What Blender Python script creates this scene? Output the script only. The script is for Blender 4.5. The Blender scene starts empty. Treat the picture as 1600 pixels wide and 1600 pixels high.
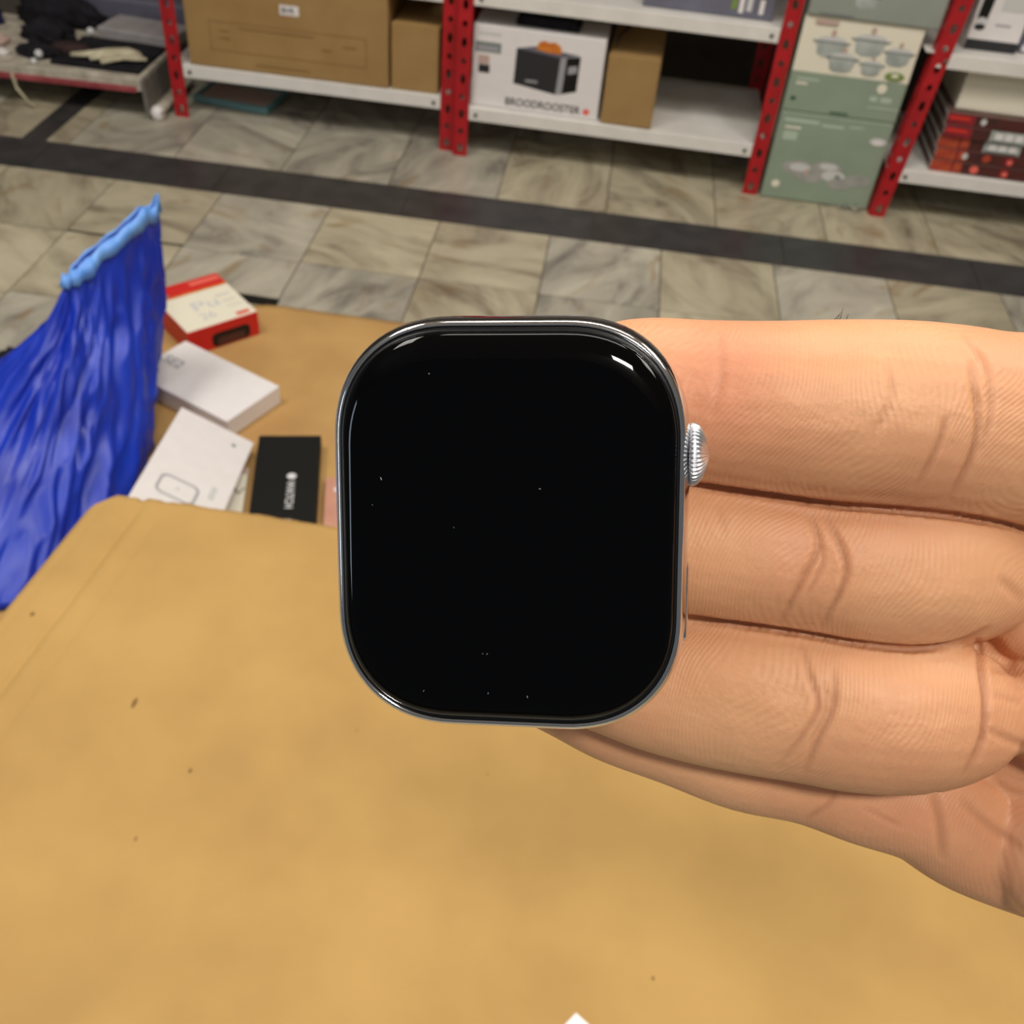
import bpy, bmesh, math, random
from mathutils import Vector, Matrix, noise
random.seed(7)
SC = bpy.context.scene
COL = SC.collection
PI = math.pi

# ---------------------------------------------------------------- camera
CAM_LOC = Vector((0, 0, 1.3))
CAM_ROT = Matrix(((0.98951115, -0.13897567, 0.03941371),
                  (0.12267444, 0.66435077, -0.73728491),
                  (0.07628013, 0.73438669, 0.67443126)))
cd = bpy.data.cameras.new('camera'); cam = bpy.data.objects.new('camera', cd); COL.objects.link(cam)
cam.matrix_world = Matrix.Translation(CAM_LOC) @ CAM_ROT.to_4x4()
cd.sensor_width = 36; cd.lens = 36.0; cd.clip_start = 0.005; cd.clip_end = 60
cd.dof.use_dof = True; cd.dof.focus_distance = 0.116; cd.dof.aperture_fstop = 62
SC.camera = cam

# ---------------------------------------------------------------- world, lights, exposure
w = bpy.data.worlds.new('world'); SC.world = w; w.use_nodes = True
w.node_tree.nodes['Background'].inputs[0].default_value = (0.93, 0.97, 1.0, 1)
w.node_tree.nodes['Background'].inputs[1].default_value = 0.10
def area(name, loc, rot, sx, sy, power, col=(1, 0.95, 0.87)):
    l = bpy.data.lights.new(name, 'AREA'); l.shape = 'RECTANGLE'; l.size = sx; l.size_y = sy
    l.energy = power; l.color = col
    o = bpy.data.objects.new(name, l); o.location = loc; o.rotation_euler = rot; COL.objects.link(o); return o
area('ceiling_panel_light', (0.30, -0.95, 3.0), (-0.35, 0, 0), 0.34, 0.34, 36)
area('ceiling_panel_light', (-1.5, 0.9, 3.0), (0, 0, 0), 0.6, 1.2, 27)
area('ceiling_panel_light', (1.5, 0.9, 3.0), (0, 0, 0), 0.6, 1.2, 27)
area('ceiling_panel_light', (0.0, 1.3, 3.0), (0.15, 0, 0), 1.6, 0.5, 22)
area('glass_streak_light', (-2.5, -1.25, 1.62), Vector((-0.88, -0.47, 0.13)).to_track_quat('Z', 'Y').to_euler(), 0.22, 1.3, 6, (0.72, 0.84, 1.0))  # bluish light added at left for the streak on the watch glass
SC.view_settings.view_transform = 'Standard'; SC.view_settings.look = 'None'
SC.view_settings.gamma = 1; SC.view_settings.use_curve_mapping = False
SC.view_settings.exposure = 0.45

# ---------------------------------------------------------------- material helpers
def lin(c):
    return tuple(((x / 255) / 12.92 if x / 255 <= 0.04045 else (((x / 255) + 0.055) / 1.055) ** 2.4) for x in c) + (1,)
def mat(name, rgb, rough=0.6, metal=0.0, spec=0.5, var=0.0, scale=20, bump=0.0, bscale=80, rgb2=None, detail=4, **kw):
    m = bpy.data.materials.new(name); m.use_nodes = True; nt = m.node_tree; N = nt.nodes; L = nt.links
    b = N['Principled BSDF']; b.inputs['Base Color'].default_value = lin(rgb)
    b.inputs['Roughness'].default_value = rough; b.inputs['Metallic'].default_value = metal
    b.inputs['Specular IOR Level'].default_value = spec
    for k, v in kw.items(): b.inputs[k.replace('_', ' ')].default_value = v
    tc = N.new('ShaderNodeTexCoord')
    if var or rgb2:
        n = N.new('ShaderNodeTexNoise'); n.inputs['Scale'].default_value = scale; n.inputs['Detail'].default_value = detail
        L.new(tc.outputs['Object'], n.inputs['Vector'])
        r = N.new('ShaderNodeValToRGB'); L.new(n.outputs['Fac'], r.inputs[0])
        c2 = rgb2 or tuple(max(0, x * (1 - var)) for x in rgb)
        r.color_ramp.elements[0].position = 0.3; r.color_ramp.elements[1].position = 0.7
        r.color_ramp.elements[0].color = lin(c2); r.color_ramp.elements[1].color = lin(rgb)
        L.new(r.outputs[0], b.inputs['Base Color'])
    if bump:
        n = N.new('ShaderNodeTexNoise'); n.inputs['Scale'].default_value = bscale; n.inputs['Detail'].default_value = 5
        L.new(tc.outputs['Object'], n.inputs['Vector'])
        bp = N.new('ShaderNodeBump'); bp.inputs['Strength'].default_value = bump; bp.inputs['Distance'].default_value = 0.002
        L.new(n.outputs['Fac'], bp.inputs['Height']); L.new(bp.outputs[0], b.inputs['Normal'])
    return m

M = {}
M['cardboard'] = mat('cardboard', (190, 153, 92), 0.75, spec=0.2, rgb2=(175, 139, 83), scale=7, bump=0.12, bscale=160)
M['cardboard_edge'] = mat('cardboard_edge', (206, 166, 100), 0.85, rgb2=(150, 112, 60), scale=220)
M['sheet'] = mat('sheet_cardboard', (196, 158, 100), 0.75, spec=0.25, rgb2=(176, 136, 84), scale=6, bump=0.1, bscale=120)
M['carton'] = mat('shelf_carton', (170, 138, 90), 0.8, spec=0.2, rgb2=(158, 126, 80), scale=9)
M['carton_print'] = mat('carton_print', (136, 100, 58), 0.8, spec=0.2)
M['tape'] = mat('packing_tape', (186, 150, 96), 0.35)
M['white_shelf'] = mat('white_shelf_paint', (236, 232, 226), 0.4, var=0.05, scale=14)
M['red_post'] = mat('red_post_paint', (186, 22, 34), 0.42, rgb2=(160, 16, 26), scale=22)
M['bolt'] = mat('bolt_steel', (120, 118, 112), 0.35, metal=0.9)
M['white_card'] = mat('white_card', (238, 233, 232), 0.38, var=0.02, scale=30)
M['dark_stone'] = mat('dark_stone', (64, 62, 62), 0.4, rgb2=(48, 47, 48), scale=16)
M['black_card'] = mat('black_card', (22, 22, 20), 0.5, spec=0.3)
M['silver_ink'] = mat('silver_ink', (215, 215, 215), 0.4)
M['grey_ink'] = mat('grey_ink', (160, 160, 164), 0.5)
M['light_grey_ink'] = mat('light_grey_ink', (208, 208, 206), 0.5)
M['dark_ink'] = mat('dark_ink', (40, 40, 44), 0.5)
M['green_ink'] = mat('green_ink', (50, 92, 66), 0.5)
M['red_card'] = mat('red_card', (206, 30, 32), 0.4)
M['red_ink'] = mat('red_ink', (214, 48, 42), 0.4)
M['red_pale_ink'] = mat('red_pale_ink', (240, 110, 96), 0.4)
M['orange_ink'] = mat('orange_ink', (226, 140, 50), 0.5, rgb2=(200, 104, 34), scale=60)
M['cream'] = mat('cream_print', (238, 232, 212), 0.45)
M['pinkish'] = mat('pinkish_card', (206, 150, 128), 0.6, var=0.1)
M['green_card'] = mat('green_card', (148, 164, 144), 0.5, var=0.05, scale=12)
M['green_pale'] = mat('green_pale_ink', (182, 198, 180), 0.5)
M['greygreen_card'] = mat('greygreen_card', (150, 158, 148), 0.5, var=0.04, scale=10)
M['pot_grey'] = mat('pot_grey_ink', (152, 160, 156), 0.5, rgb2=(190, 196, 190), scale=22)
M['pot_dark'] = mat('pot_dark_ink', (126, 134, 132), 0.5)
M['knob_pink'] = mat('knob_pink_ink', (196, 168, 156), 0.5)
M['bowl_grey'] = mat('bowl_grey_ink', (176, 172, 168), 0.5, rgb2=(150, 152, 146), scale=24)
M['leaf_ink'] = mat('leaf_ink', (120, 146, 70), 0.5)
M['purple_grey'] = mat('purple_grey_card', (112, 112, 128), 0.45, var=0.15, scale=12)
M['art_red'] = mat('art_red', (150, 36, 46), 0.4, rgb2=(110, 26, 32), scale=22)
M['art_orange'] = mat('art_orange', (190, 88, 48), 0.4, rgb2=(160, 44, 44), scale=30)
M['art_brown'] = mat('art_brown', (64, 36, 34), 0.4, rgb2=(94, 40, 36), scale=26)
M['box_side'] = mat('box_side', (110, 84, 76), 0.6, var=0.2)
M['teal'] = mat('teal_plastic', (104, 146, 150), 0.4)
M['blue_bag'] = mat('blue_film', (20, 62, 200), 0.42, spec=0.5, rgb2=(10, 38, 160), scale=7, Coat_Weight=0.15, Coat_Roughness=0.3, Subsurface_Weight=0.0)
M['lit_blue_rim'] = mat('lit_blue_film', (92, 150, 238), 0.45, rgb2=(120, 176, 246), scale=30)  # paler copy of the bag's blue, light on the thin rim put into colour
M['black_cloth'] = mat('black_cloth', (20, 19, 22), 0.85, spec=0.2, rgb2=(38, 36, 42), scale=24)
M['navy_cloth'] = mat('navy_cloth', (18, 26, 74), 0.8)
M['offwhite'] = mat('offwhite_cloth', (212, 204, 176), 0.75, rgb2=(176, 166, 138), scale=40)
M['old_white'] = mat('old_white_paint', (206, 198, 182), 0.6, rgb2=(160, 150, 134), scale=26)
M['grey_tray'] = mat('grey_tray', (120, 118, 112), 0.6, rgb2=(96, 92, 84), scale=40)
M['faded_red'] = mat('faded_red', (176, 84, 88), 0.6, rgb2=(140, 50, 58), scale=16)
M['grey_slab'] = mat('grey_slab', (176, 170, 170), 0.5, var=0.1, scale=20)
M['brown_dark'] = mat('brown_dark', (66, 44, 42), 0.8, var=0.3)
M['wall'] = mat('wall_paint', (84, 78, 70), 0.8, var=0.08)
M['chrome'] = mat('polished_steel', (214, 214, 216), 0.09, metal=1.0)
M['crown_steel'] = mat('brushed_steel', (235, 235, 240), 0.34, metal=1.0)
M['steel_dark'] = mat('steel_groove', (70, 70, 74), 0.25, metal=1.0)
M['gasket'] = mat('black_gasket', (8, 8, 9), 0.4)
M['glass'] = mat('black_display_glass', (1, 1, 2), 0.03, spec=0.2)
M['ceramic'] = mat('dark_ceramic', (26, 26, 30), 0.2)
M['dust'] = mat('dust', (170, 170, 168), 0.9)
M['hair'] = mat('dark_hair', (24, 18, 16), 0.6)
M['stain'] = mat('brown_stain', (120, 88, 44), 0.8)
M['cable'] = mat('black_cable', (14, 13, 13), 0.5)
M['dirty_film'] = mat('dirty_film', (190, 184, 168), 0.6, rgb2=(90, 100, 92), scale=60)

def marble():
    m = bpy.data.materials.new('marble_tile'); m.use_nodes = True; nt = m.node_tree; N = nt.nodes; L = nt.links
    b = N['Principled BSDF']; b.inputs['Roughness'].default_value = 0.38; b.inputs['Specular IOR Level'].default_value = 0.4
    g = N.new('ShaderNodeNewGeometry'); at = N.new('ShaderNodeAttribute'); at.attribute_name = 'tile'
    sp = N.new('ShaderNodeSeparateColor'); L.new(at.outputs['Color'], sp.inputs[0])
    def mth(op, a, bb):
        n = N.new('ShaderNodeMath'); n.operation = op
        for i, v in enumerate((a, bb)):
            if isinstance(v, (int, float)): n.inputs[i].default_value = v
            elif v is not None: L.new(v, n.inputs[i])
        return n.outputs[0]
    ang = mth('MULTIPLY', sp.outputs[0], 3.0)
    rot = N.new('ShaderNodeVectorRotate'); rot.rotation_type = 'Z_AXIS'
    L.new(g.outputs['Position'], rot.inputs['Vector']); L.new(ang, rot.inputs['Angle'])
    off = N.new('ShaderNodeVectorMath'); off.operation = 'MULTIPLY_ADD'
    L.new(at.outputs['Color'], off.inputs[0]); off.inputs[1].default_value = (37, 53, 71); L.new(rot.outputs[0], off.inputs[2])
    st = N.new('ShaderNodeVectorMath'); st.operation = 'MULTIPLY'; L.new(off.outputs[0], st.inputs[0]); st.inputs[1].default_value = (1.0, 2.3, 1)
    n1 = N.new('ShaderNodeTexNoise'); n1.inputs['Scale'].default_value = 2.9; n1.inputs['Detail'].default_value = 7; n1.inputs['Distortion'].default_value = 1.3; n1.inputs['Roughness'].default_value = 0.6
    L.new(st.outputs[0], n1.inputs['Vector'])
    r1 = N.new('ShaderNodeValToRGB'); e = r1.color_ramp.elements
    e[0].position = 0.3; e[0].color = lin((116, 104, 86)); e[1].position = 0.72; e[1].color = lin((200, 190, 164))
    x = e.new(0.42); x.color = lin((162, 152, 130)); x = e.new(0.55); x.color = lin((184, 175, 150))
    L.new(n1.outputs['Fac'], r1.inputs[0])
    r2 = N.new('ShaderNodeValToRGB'); e = r2.color_ramp.elements
    e[0].position = 0.28; e[0].color = lin((104, 98, 92)); e[1].position = 0.7; e[1].color = lin((196, 190, 172))
    x = e.new(0.45); x.color = lin((162, 156, 142)); L.new(n1.outputs['Fac'], r2.inputs[0])
    mx = N.new('ShaderNodeMix'); mx.data_type = 'RGBA'; L.new(mth('GREATER_THAN', sp.outputs[1], 0.6), mx.inputs[0])
    L.new(r1.outputs[0], mx.inputs[6]); L.new(r2.outputs[0], mx.inputs[7])
    # ochre veins
    n2 = N.new('ShaderNodeTexNoise'); n2.inputs['Scale'].default_value = 3.2; n2.inputs['Detail'].default_value = 3; n2.inputs['Distortion'].default_value = 2.2
    L.new(st.outputs[0], n2.inputs['Vector'])
    r3 = N.new('ShaderNodeValToRGB'); e = r3.color_ramp.elements; e[0].position = 0.60; e[0].color = (0, 0, 0, 1); e[1].position = 0.72; e[1].color = (0.55, 0.55, 0.55, 1)
    L.new(n2.outputs['Fac'], r3.inputs[0])
    mx2 = N.new('ShaderNodeMix'); mx2.data_type = 'RGBA'; L.new(r3.outputs[0], mx2.inputs[0]); L.new(mx.outputs[2], mx2.inputs[6]); mx2.inputs[7].default_value = lin((140, 112, 68))
    val = N.new('ShaderNodeHueSaturation'); L.new(mx2.outputs[2], val.inputs['Color'])
    L.new(mth('ADD', mth('MULTIPLY', sp.outputs[2], 0.24), 0.86), val.inputs['Value'])
    L.new(val.outputs[0], b.inputs['Base Color'])
    return m
M['marble'] = marble()
M['grout'] = mat('grout', (92, 82, 66), 0.9)

def skin():
    m = bpy.data.materials.new('skin'); m.use_nodes = True; nt = m.node_tree; N = nt.nodes; L = nt.links
    b = N['Principled BSDF']; b.inputs['Roughness'].default_value = 0.5; b.inputs['Specular IOR Level'].default_value = 0.38
    b.inputs['Subsurface Weight'].default_value = 0.25; b.inputs['Subsurface Radius'].default_value = (1, 0.4, 0.25)
    b.inputs['Subsurface Scale'].default_value = 0.003
    tc = N.new('ShaderNodeTexCoord')
    n = N.new('ShaderNodeTexNoise'); n.inputs['Scale'].default_value = 38; n.inputs['Detail'].default_value = 4
    L.new(tc.outputs['Object'], n.inputs['Vector'])
    r = N.new('ShaderNodeValToRGB'); e = r.color_ramp.elements
    e[0].position = 0.32; e[0].color = lin((212, 151, 112)); e[1].position = 0.68; e[1].color = lin((227, 171, 127))
    L.new(n.outputs['Fac'], r.inputs[0])
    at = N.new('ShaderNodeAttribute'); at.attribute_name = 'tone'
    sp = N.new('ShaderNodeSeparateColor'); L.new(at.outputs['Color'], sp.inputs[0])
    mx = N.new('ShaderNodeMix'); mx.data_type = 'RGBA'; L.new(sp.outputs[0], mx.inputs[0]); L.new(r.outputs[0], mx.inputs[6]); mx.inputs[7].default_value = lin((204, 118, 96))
    mx3 = N.new('ShaderNodeMix'); mx3.data_type = 'RGBA'; L.new(sp.outputs[1], mx3.inputs[0]); L.new(mx.outputs[2], mx3.inputs[6]); mx3.inputs[7].default_value = lin((150, 92, 62))  # brown mixed in as painted shade of clefts and creases
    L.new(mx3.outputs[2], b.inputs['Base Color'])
    # papillary ridges, bending around in loops
    mp = N.new('ShaderNodeMapping'); mp.inputs['Rotation'].default_value = (0.3, 0.2, 0.5); L.new(tc.outputs['Object'], mp.inputs[0])
    n0 = N.new('ShaderNodeTexNoise'); n0.inputs['Scale'].default_value = 75; n0.inputs['Detail'].default_value = 0; L.new(mp.outputs[0], n0.inputs['Vector'])
    ad = N.new('ShaderNodeVectorMath'); ad.operation = 'MULTIPLY_ADD'; L.new(n0.outputs['Color'], ad.inputs[0]); ad.inputs[1].default_value = (0.011, 0.011, 0.011); L.new(mp.outputs[0], ad.inputs[2])
    wv = N.new('ShaderNodeTexWave'); wv.inputs['Scale'].default_value = 500; wv.inputs['Distortion'].default_value = 0.8; wv.inputs['Detail'].default_value = 1
    wv.bands_direction = 'X'
    L.new(ad.outputs[0], wv.inputs['Vector'])
    n3 = N.new('ShaderNodeTexNoise'); n3.inputs['Scale'].default_value = 1500; n3.inputs['Detail'].default_value = 3; L.new(tc.outputs['Object'], n3.inputs['Vector'])
    n4 = N.new('ShaderNodeTexNoise'); n4.inputs['Scale'].default_value = 240; n4.inputs['Detail'].default_value = 3; L.new(tc.outputs['Object'], n4.inputs['Vector'])
    b1 = N.new('ShaderNodeBump'); b1.inputs['Strength'].default_value = 0.13; b1.inputs['Distance'].default_value = 0.00025; L.new(wv.outputs['Fac'], b1.inputs['Height'])
    b2 = N.new('ShaderNodeBump'); b2.inputs['Strength'].default_value = 0.3; b2.inputs['Distance'].default_value = 0.0002; L.new(n3.outputs['Fac'], b2.inputs['Height']); L.new(b1.outputs[0], b2.inputs['Normal'])
    b3 = N.new('ShaderNodeBump'); b3.inputs['Strength'].default_value = 0.35; b3.inputs['Distance'].default_value = 0.0008; L.new(n4.outputs['Fac'], b3.inputs['Height']); L.new(b2.outputs[0], b3.inputs['Normal'])
    L.new(b3.outputs[0], b.inputs['Normal'])
    return m
M['skin'] = skin()

# ---------------------------------------------------------------- object helpers
def link(name, bm, mats, parent=None, smooth=False, bevel=0.0, seg=2):
    me = bpy.data.meshes.new(name); bmesh.ops.recalc_face_normals(bm, faces=bm.faces); bm.to_mesh(me); bm.free()
    return link_me(name, me, mats, parent, smooth, bevel, seg)
def link_me(name, me, mats, parent=None, smooth=False, bevel=0.0, seg=2):
    o = bpy.data.objects.new(name, me); COL.objects.link(o)
    for m in (mats if isinstance(mats, (list, tuple)) else [mats]): me.materials.append(M[m])
    if smooth: me.polygons.foreach_set('use_smooth', [True] * len(me.polygons))
    if parent: o.parent = parent
    if bevel:
        b = o.modifiers.new('bevel', 'BEVEL'); b.width = bevel; b.segments = seg; b.limit_method = 'ANGLE'
    return o
def tag(o, label, cat, group=None, kind=None):
    if label: o['label'] = label
    if cat: o['category'] = cat
    if group: o['group'] = group
    if kind: o['kind'] = kind
    return o
def empty(name, loc=(0, 0, 0), rz=0.0):
    o = bpy.data.objects.new(name, None); o.empty_display_size = 0.02; COL.objects.link(o); o.location = loc; o.rotation_euler = (0, 0, rz); return o
def abox(bm, x0, x1, y0, y1, z0, z1, mi=0):
    v = [bm.verts.new((x, y, z)) for z in (z0, z1) for y in (y0, y1) for x in (x0, x1)]
    for idx in ((0, 2, 3, 1), (4, 5, 7, 6), (0, 1, 5, 4), (2, 6, 7, 3), (0, 4, 6, 2), (1, 3, 7, 5)):
        f = bm.faces.new([v[i] for i in idx]); f.material_index = mi
def bx(*a):
    bm = bmesh.new(); abox(bm, *a); return bm
def tube(bm, pts, rads, n=16, up=Vector((0, 0, 1)), ry=None, cap=True, power=2.0):
    """loft of (super)ellipses along pts; rads = half size sideways, ry = half size along up"""
    rings = []
    pts = [Vector(p) for p in pts]
    for i, p in enumerate(pts):
        t = (pts[min(i + 1, len(pts) - 1)] - pts[max(i - 1, 0)]).normalized()
        s = t.cross(up)
        s = s.normalized() if s.length > 1e-6 else Vector((1, 0, 0))
        u = s.cross(t).normalized()
        a = rads[i] if hasattr(rads, '__len__') else rads
        b = a if ry is None else (ry[i] if hasattr(ry, '__len__') else ry)
        r = []
        for k in range(n):
            th = 2 * PI * k / n; c, sn = math.cos(th), math.sin(th)
            cc = math.copysign(abs(c) ** (2 / power), c); ss = math.copysign(abs(sn) ** (2 / power), sn)
            r.append(bm.verts.new(p + s * (a * cc) + u * (b * ss)))
        rings.append(r)
    for i in range(len(rings) - 1):
        for k in range(n):
            bm.faces.new((rings[i][k], rings[i][(k + 1) % n], rings[i + 1][(k + 1) % n], rings[i + 1][k]))
    if cap:
        bm.faces.new(rings[0][::-1]); bm.faces.new(rings[-1])
    return rings
def frame(origin, ux, uy):
    """4x4 with local x,y in a face and z out of it"""
    ux = Vector(ux).normalized(); uy = Vector(uy).normalized(); n = ux.cross(uy)
    return Matrix(((ux.x, uy.x, n.x, origin[0]), (ux.y, uy.y, n.y, origin[1]), (ux.z, uy.z, n.z, origin[2]), (0, 0, 0, 1)))
def rect(x0, y0, x1, y1): return [(x0, y0), (x1, y0), (x1, y1), (x0, y1)]
def oval(cx, cy, rx, ry, n=20, a0=0, a1=2 * PI): return [(cx + rx * math.cos(a0 + (a1 - a0) * k / n), cy + ry * math.sin(a0 + (a1 - a0) * k / n)) for k in range(n)]
def rrect(cx, cy, hx, hy, r, n=6):
    out = []
    for qx, qy, a in ((1, 1, 0), (-1, 1, PI / 2), (-1, -1, PI), (1, -1, 1.5 * PI)):
        for k in range(n + 1):
            t = a + PI / 2 * k / n; out.append((cx + qx * (hx - r) + r * math.cos(t), cy + qy * (hy - r) + r * math.sin(t)))
    return out
def prints(name, parent, fr, polys, label=None):
    """ink patches printed on a face: (material, outline) in the order they are laid down"""
    bm = bmesh.new(); mats = []
    for i, (m, pts) in enumerate(polys):
        if m not in mats: mats.append(m)
        z = 0.0003 + 0.00012 * i
        f = bm.faces.new([bm.verts.new(fr @ Vector((x, y, z))) for x, y in pts]); f.material_index = mats.index(m)
    me = bpy.data.meshes.new(name); bm.to_mesh(me); bm.free()
    o = link_me(name, me, mats, parent)
    if label: o['label'] = label
    return o
def text(name, body, size, parent, fr, m, sx=1.0, depth=0.0002, lift=0.0006, align='LEFT'):
    c = bpy.data.curves.new(name, 'FONT'); c.body = body; c.size = size; c.extrude = depth; c.align_x = align; c.offset = size * 0.012
    t = bpy.data.objects.new(name, c); COL.objects.link(t)
    dg = bpy.context.evaluated_depsgraph_get(); dg.update()
    me = bpy.data.meshes.new_from_object(t.evaluated_get(dg)); bpy.data.objects.remove(t)
    me.transform(fr @ Matrix.Translation((0, 0, lift)) @ Matrix.Diagonal((sx, 1, 1, 1)))
    me.materials.clear()
    return link_me(name, me, m, parent)

# ---------------------------------------------------------------- structure: floor, stripe, wall
def build_floor():
    bm = bmesh.new(); lay = bm.loops.layers.float_color.new('tile')
    g = 0.0016
    def tile(x0, x1, y0, y1):
        c = (random.random(), random.random(), random.random(), 1)
        v = [bm.verts.new((x0 + g, y0 + g, 0)), bm.verts.new((x1 - g, y0 + g, 0)), bm.verts.new((x1 - g, y1 - g, 0)), bm.verts.new((x0 + g, y1 - g, 0))]
        lo = [bm.verts.new((p.co.x, p.co.y, -0.004)) for p in v]
        fs = [bm.faces.new(v)] + [bm.faces.new((v[i], lo[i], lo[(i + 1) % 4], v[(i + 1) % 4])) for i in range(4)]
        for f in fs:
            for l in f.loops: l[lay] = c
    for i in range(-16, 16):
        x = -0.11 + i * 0.299
        o = 0.0 if i != -4 else 0.012
        for j in range(0, 12):
            tile(x, x + 0.299, 2.53 - (j + 1) * 0.307 + o * (j > 0), 2.53 - j * 0.307 + o * (j > 0))
    for i in range(-16, 16):
        x = 0.03 + i * 0.31
        for j in range(0, 5):
            y0 = 2.705 + j * 0.32 + (0.11 if (i % 3) and j > 0 else 0)
            tile(x, x + 0.31, y0, 2.705 + (j + 1) * 0.32 + (0.11 if (i % 3) else 0))
    f0 = len(bm.faces)
    abox(bm, -5.5, 5.5, -2.0, 4.4, -0.06, -0.003, 1)
    o = link('floor', bm, ['marble', 'grout']); o['kind'] = 'structure'
    bm = bmesh.new()
    for i in range(-10, 10): abox(bm, i * 0.52 + 0.001, i * 0.52 + 0.519, 2.53, 2.704, -0.003, 0.0012)
    o = link('trim_1', bm, 'dark_stone'); o['kind'] = 'structure'
    bm = bmesh.new(); abox(bm, -1.655, -1.585, 2.706, 3.62, -0.003, 0.0012)
    o = link('trim_2', bm, 'dark_stone'); o['kind'] = 'structure'
    o = link('wall_back', bx(-5.5, 5.5, 3.62, 3.72, 0, 3.0), 'wall'); o['kind'] = 'structure'
build_floor()
o = link('ceiling', bx(-5.5, 5.5, -1.9, 3.72, 3.05, 3.1), 'white_card'); o['kind'] = 'structure'

# ---------------------------------------------------------------- slotted steel racks
def post_mesh(h):
    """L-angle with punched holes in both flanges"""
    bm = bmesh.new(); w = 0.042; step = 0.05
    def flange(P):
        z = 0.0; i = 0
        while z < h - 1e-6:
            z1 = min(z + step, h); cz = (z + z1) / 2
            rx, rz = ((0.0078, 0.0140) if i % 2 == 0 else (0.0075, 0.0085))
            if z1 - z < 0.03: rx = rz = 0.003
            outer = [(0, z), (w / 2, z), (w, z), (w, cz), (w, z1), (w / 2, z1), (0, z1), (0, cz)]
            ang = [(-3 + k) * PI / 4 for k in range(8)]
            inner = [(w / 2 + rx * math.cos(a), cz + rz * math.sin(a)) for a in ang]
            vo = [bm.verts.new(P(*p)) for p in outer]; vi = [bm.verts.new(P(*p)) for p in inner]
            for k in range(8): bm.faces.new((vo[k], vo[(k + 1) % 8], vi[(k + 1) % 8], vi[k]))
            z = z1; i += 1
    flange(lambda a, z: (a, 0, z)); flange(lambda a, z: (0, a, z))
    bmesh.ops.remove_doubles(bm, verts=bm.verts, dist=0.0003)
    me = bpy.data.meshes.new('post'); bm.to_mesh(me); bm.free(); me.materials.append(M['red_post']); return me
POST = post_mesh(1.3)
def rack(x, y, rz, width, shelves, label, lean=0.0, depth=0.46, left=True, right=True):
    r = empty('steel_rack', (x, y, 0), rz); tag(r, label, 'shelving rack', 'slotted red and white racks')
    for k, (px, py, sx, sy) in enumerate(((0, 0, 1, 1), (width, 0, -1, 1), (0, depth, 1, -1), (width, depth, -1, -1))):
        o = bpy.data.objects.new('post', POST); COL.objects.link(o); o.parent = r; o.location = (px, py, 0); o.scale = (sx, sy, 1)
        o.rotation_euler = (0, lean, 0)
        s = o.modifiers.new('sheet', 'SOLIDIFY'); s.thickness = 0.0022; s.offset = 0
    for z in shelves:
        bm = bmesh.new(); a, b = 0.043, width - 0.043
        abox(bm, a - 0.035, b + 0.035, 0.003, depth - 0.003, z - 0.003, z)           # deck
        abox(bm, a, b, -0.0005, 0.002, z - 0.037, z)                                 # front lip
        abox(bm, a, b, 0.002, 0.016, z - 0.037, z - 0.0345)
        abox(bm, a, b, depth - 0.003, depth, z - 0.037, z)
        link('shelf', bm, 'white_shelf', r, bevel=0.0012)
        for px in (a + 0.02, b - 0.02):
            bm = bmesh.new(); tube(bm, [(px, 0.0, z - 0.019), (px, -0.004, z - 0.019), (px, -0.0052, z - 0.019)], [0.0058, 0.0055, 0.003], 10)
            link('bolt', bm, 'bolt', r, smooth=False)
    return r
rack_left = rack(-1.308, 2.985, 0.0, 0.858, (0.158, 0.452, 0.84, 1.25), 'red and white rack on the left holding the wide brown carton')
rack_mid = rack(-0.447, 2.960, -0.015, 0.912, (0.147, 0.462, 0.85, 1.25), 'red and white rack in the middle holding the toaster box')
rack_right = rack(0.792, 2.905, 0.0, 1.0, (0.146, 0.462, 0.85, 1.25), 'red and white rack at the right edge holding the flat red boxes', lean=0.065)

# ---------------------------------------------------------------- cartons on the racks
def carton(name, loc, rz, sx, sy, sz, m, label, cat, group=None, bevel=0.002, parent=None):
    o = link(name, bx(0, sx, 0, sy, 0, sz), m, parent, bevel=bevel); o.location = loc; o.rotation_euler = (0, 0, rz)
    if label: tag(o, label, cat, group)
    return o
def FR(x=0, z=0): return frame((x, 0, z), (1, 0, 0), (0, 0, 1))            # front face
def TP(h): return frame((0, 0, h), (1, 0, 0), (0, 1, 0))                    # top face

c = carton('cardboard_carton', (-1.243, 2.992, 0.159), 0.0, 0.594, 0.40, 0.252, 'carton', 'wide brown carton with a small white sticker on the left rack', 'carton', bevel=0.004)
prints('sticker', c, FR(), [('white_card', rect(0.283, 0.17, 0.338, 0.197))], 'small white sticker')
text('sticker_text', 'BVR', 0.021, c, FR(0.288, 0.1755), 'dark_ink')
pl = []
for a, b, c0, d in ((0.07, 0.13, 0.53, 0.132), (0.07, 0.05, 0.53, 0.052), (0.07, 0.05, 0.072, 0.132), (0.528, 0.05, 0.53, 0.132), (0.10, 0.105, 0.13, 0.108), (0.10, 0.085, 0.13, 0.088), (0.46, 0.10, 0.50, 0.103), (0.40, 0.085, 0.43, 0.088), (0.16, 0.118, 0.38, 0.12), (0.20, 0.02, 0.36, 0.022)):
    pl.append(('carton_print', rect(a, b, c0, d)))
prints('printed_outline', c, FR(), pl)
prints('packing_tape', c, TP(0.252), [('tape', rect(0, 0.17, 0.594, 0.23))])
c = carton('cardboard_carton', (-0.642, 2.998, 0.159), 0.0, 0.138, 0.36, 0.18, 'carton', 'narrow brown carton squeezed between the wide carton and the double red post', 'carton', bevel=0.003)
prints('flap_seam', c, TP(0.18), [('carton_print', rect(0.068, 0, 0.070, 0.36)), ('tape', rect(0.0, 0.0, 0.138, 0.03))])

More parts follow.
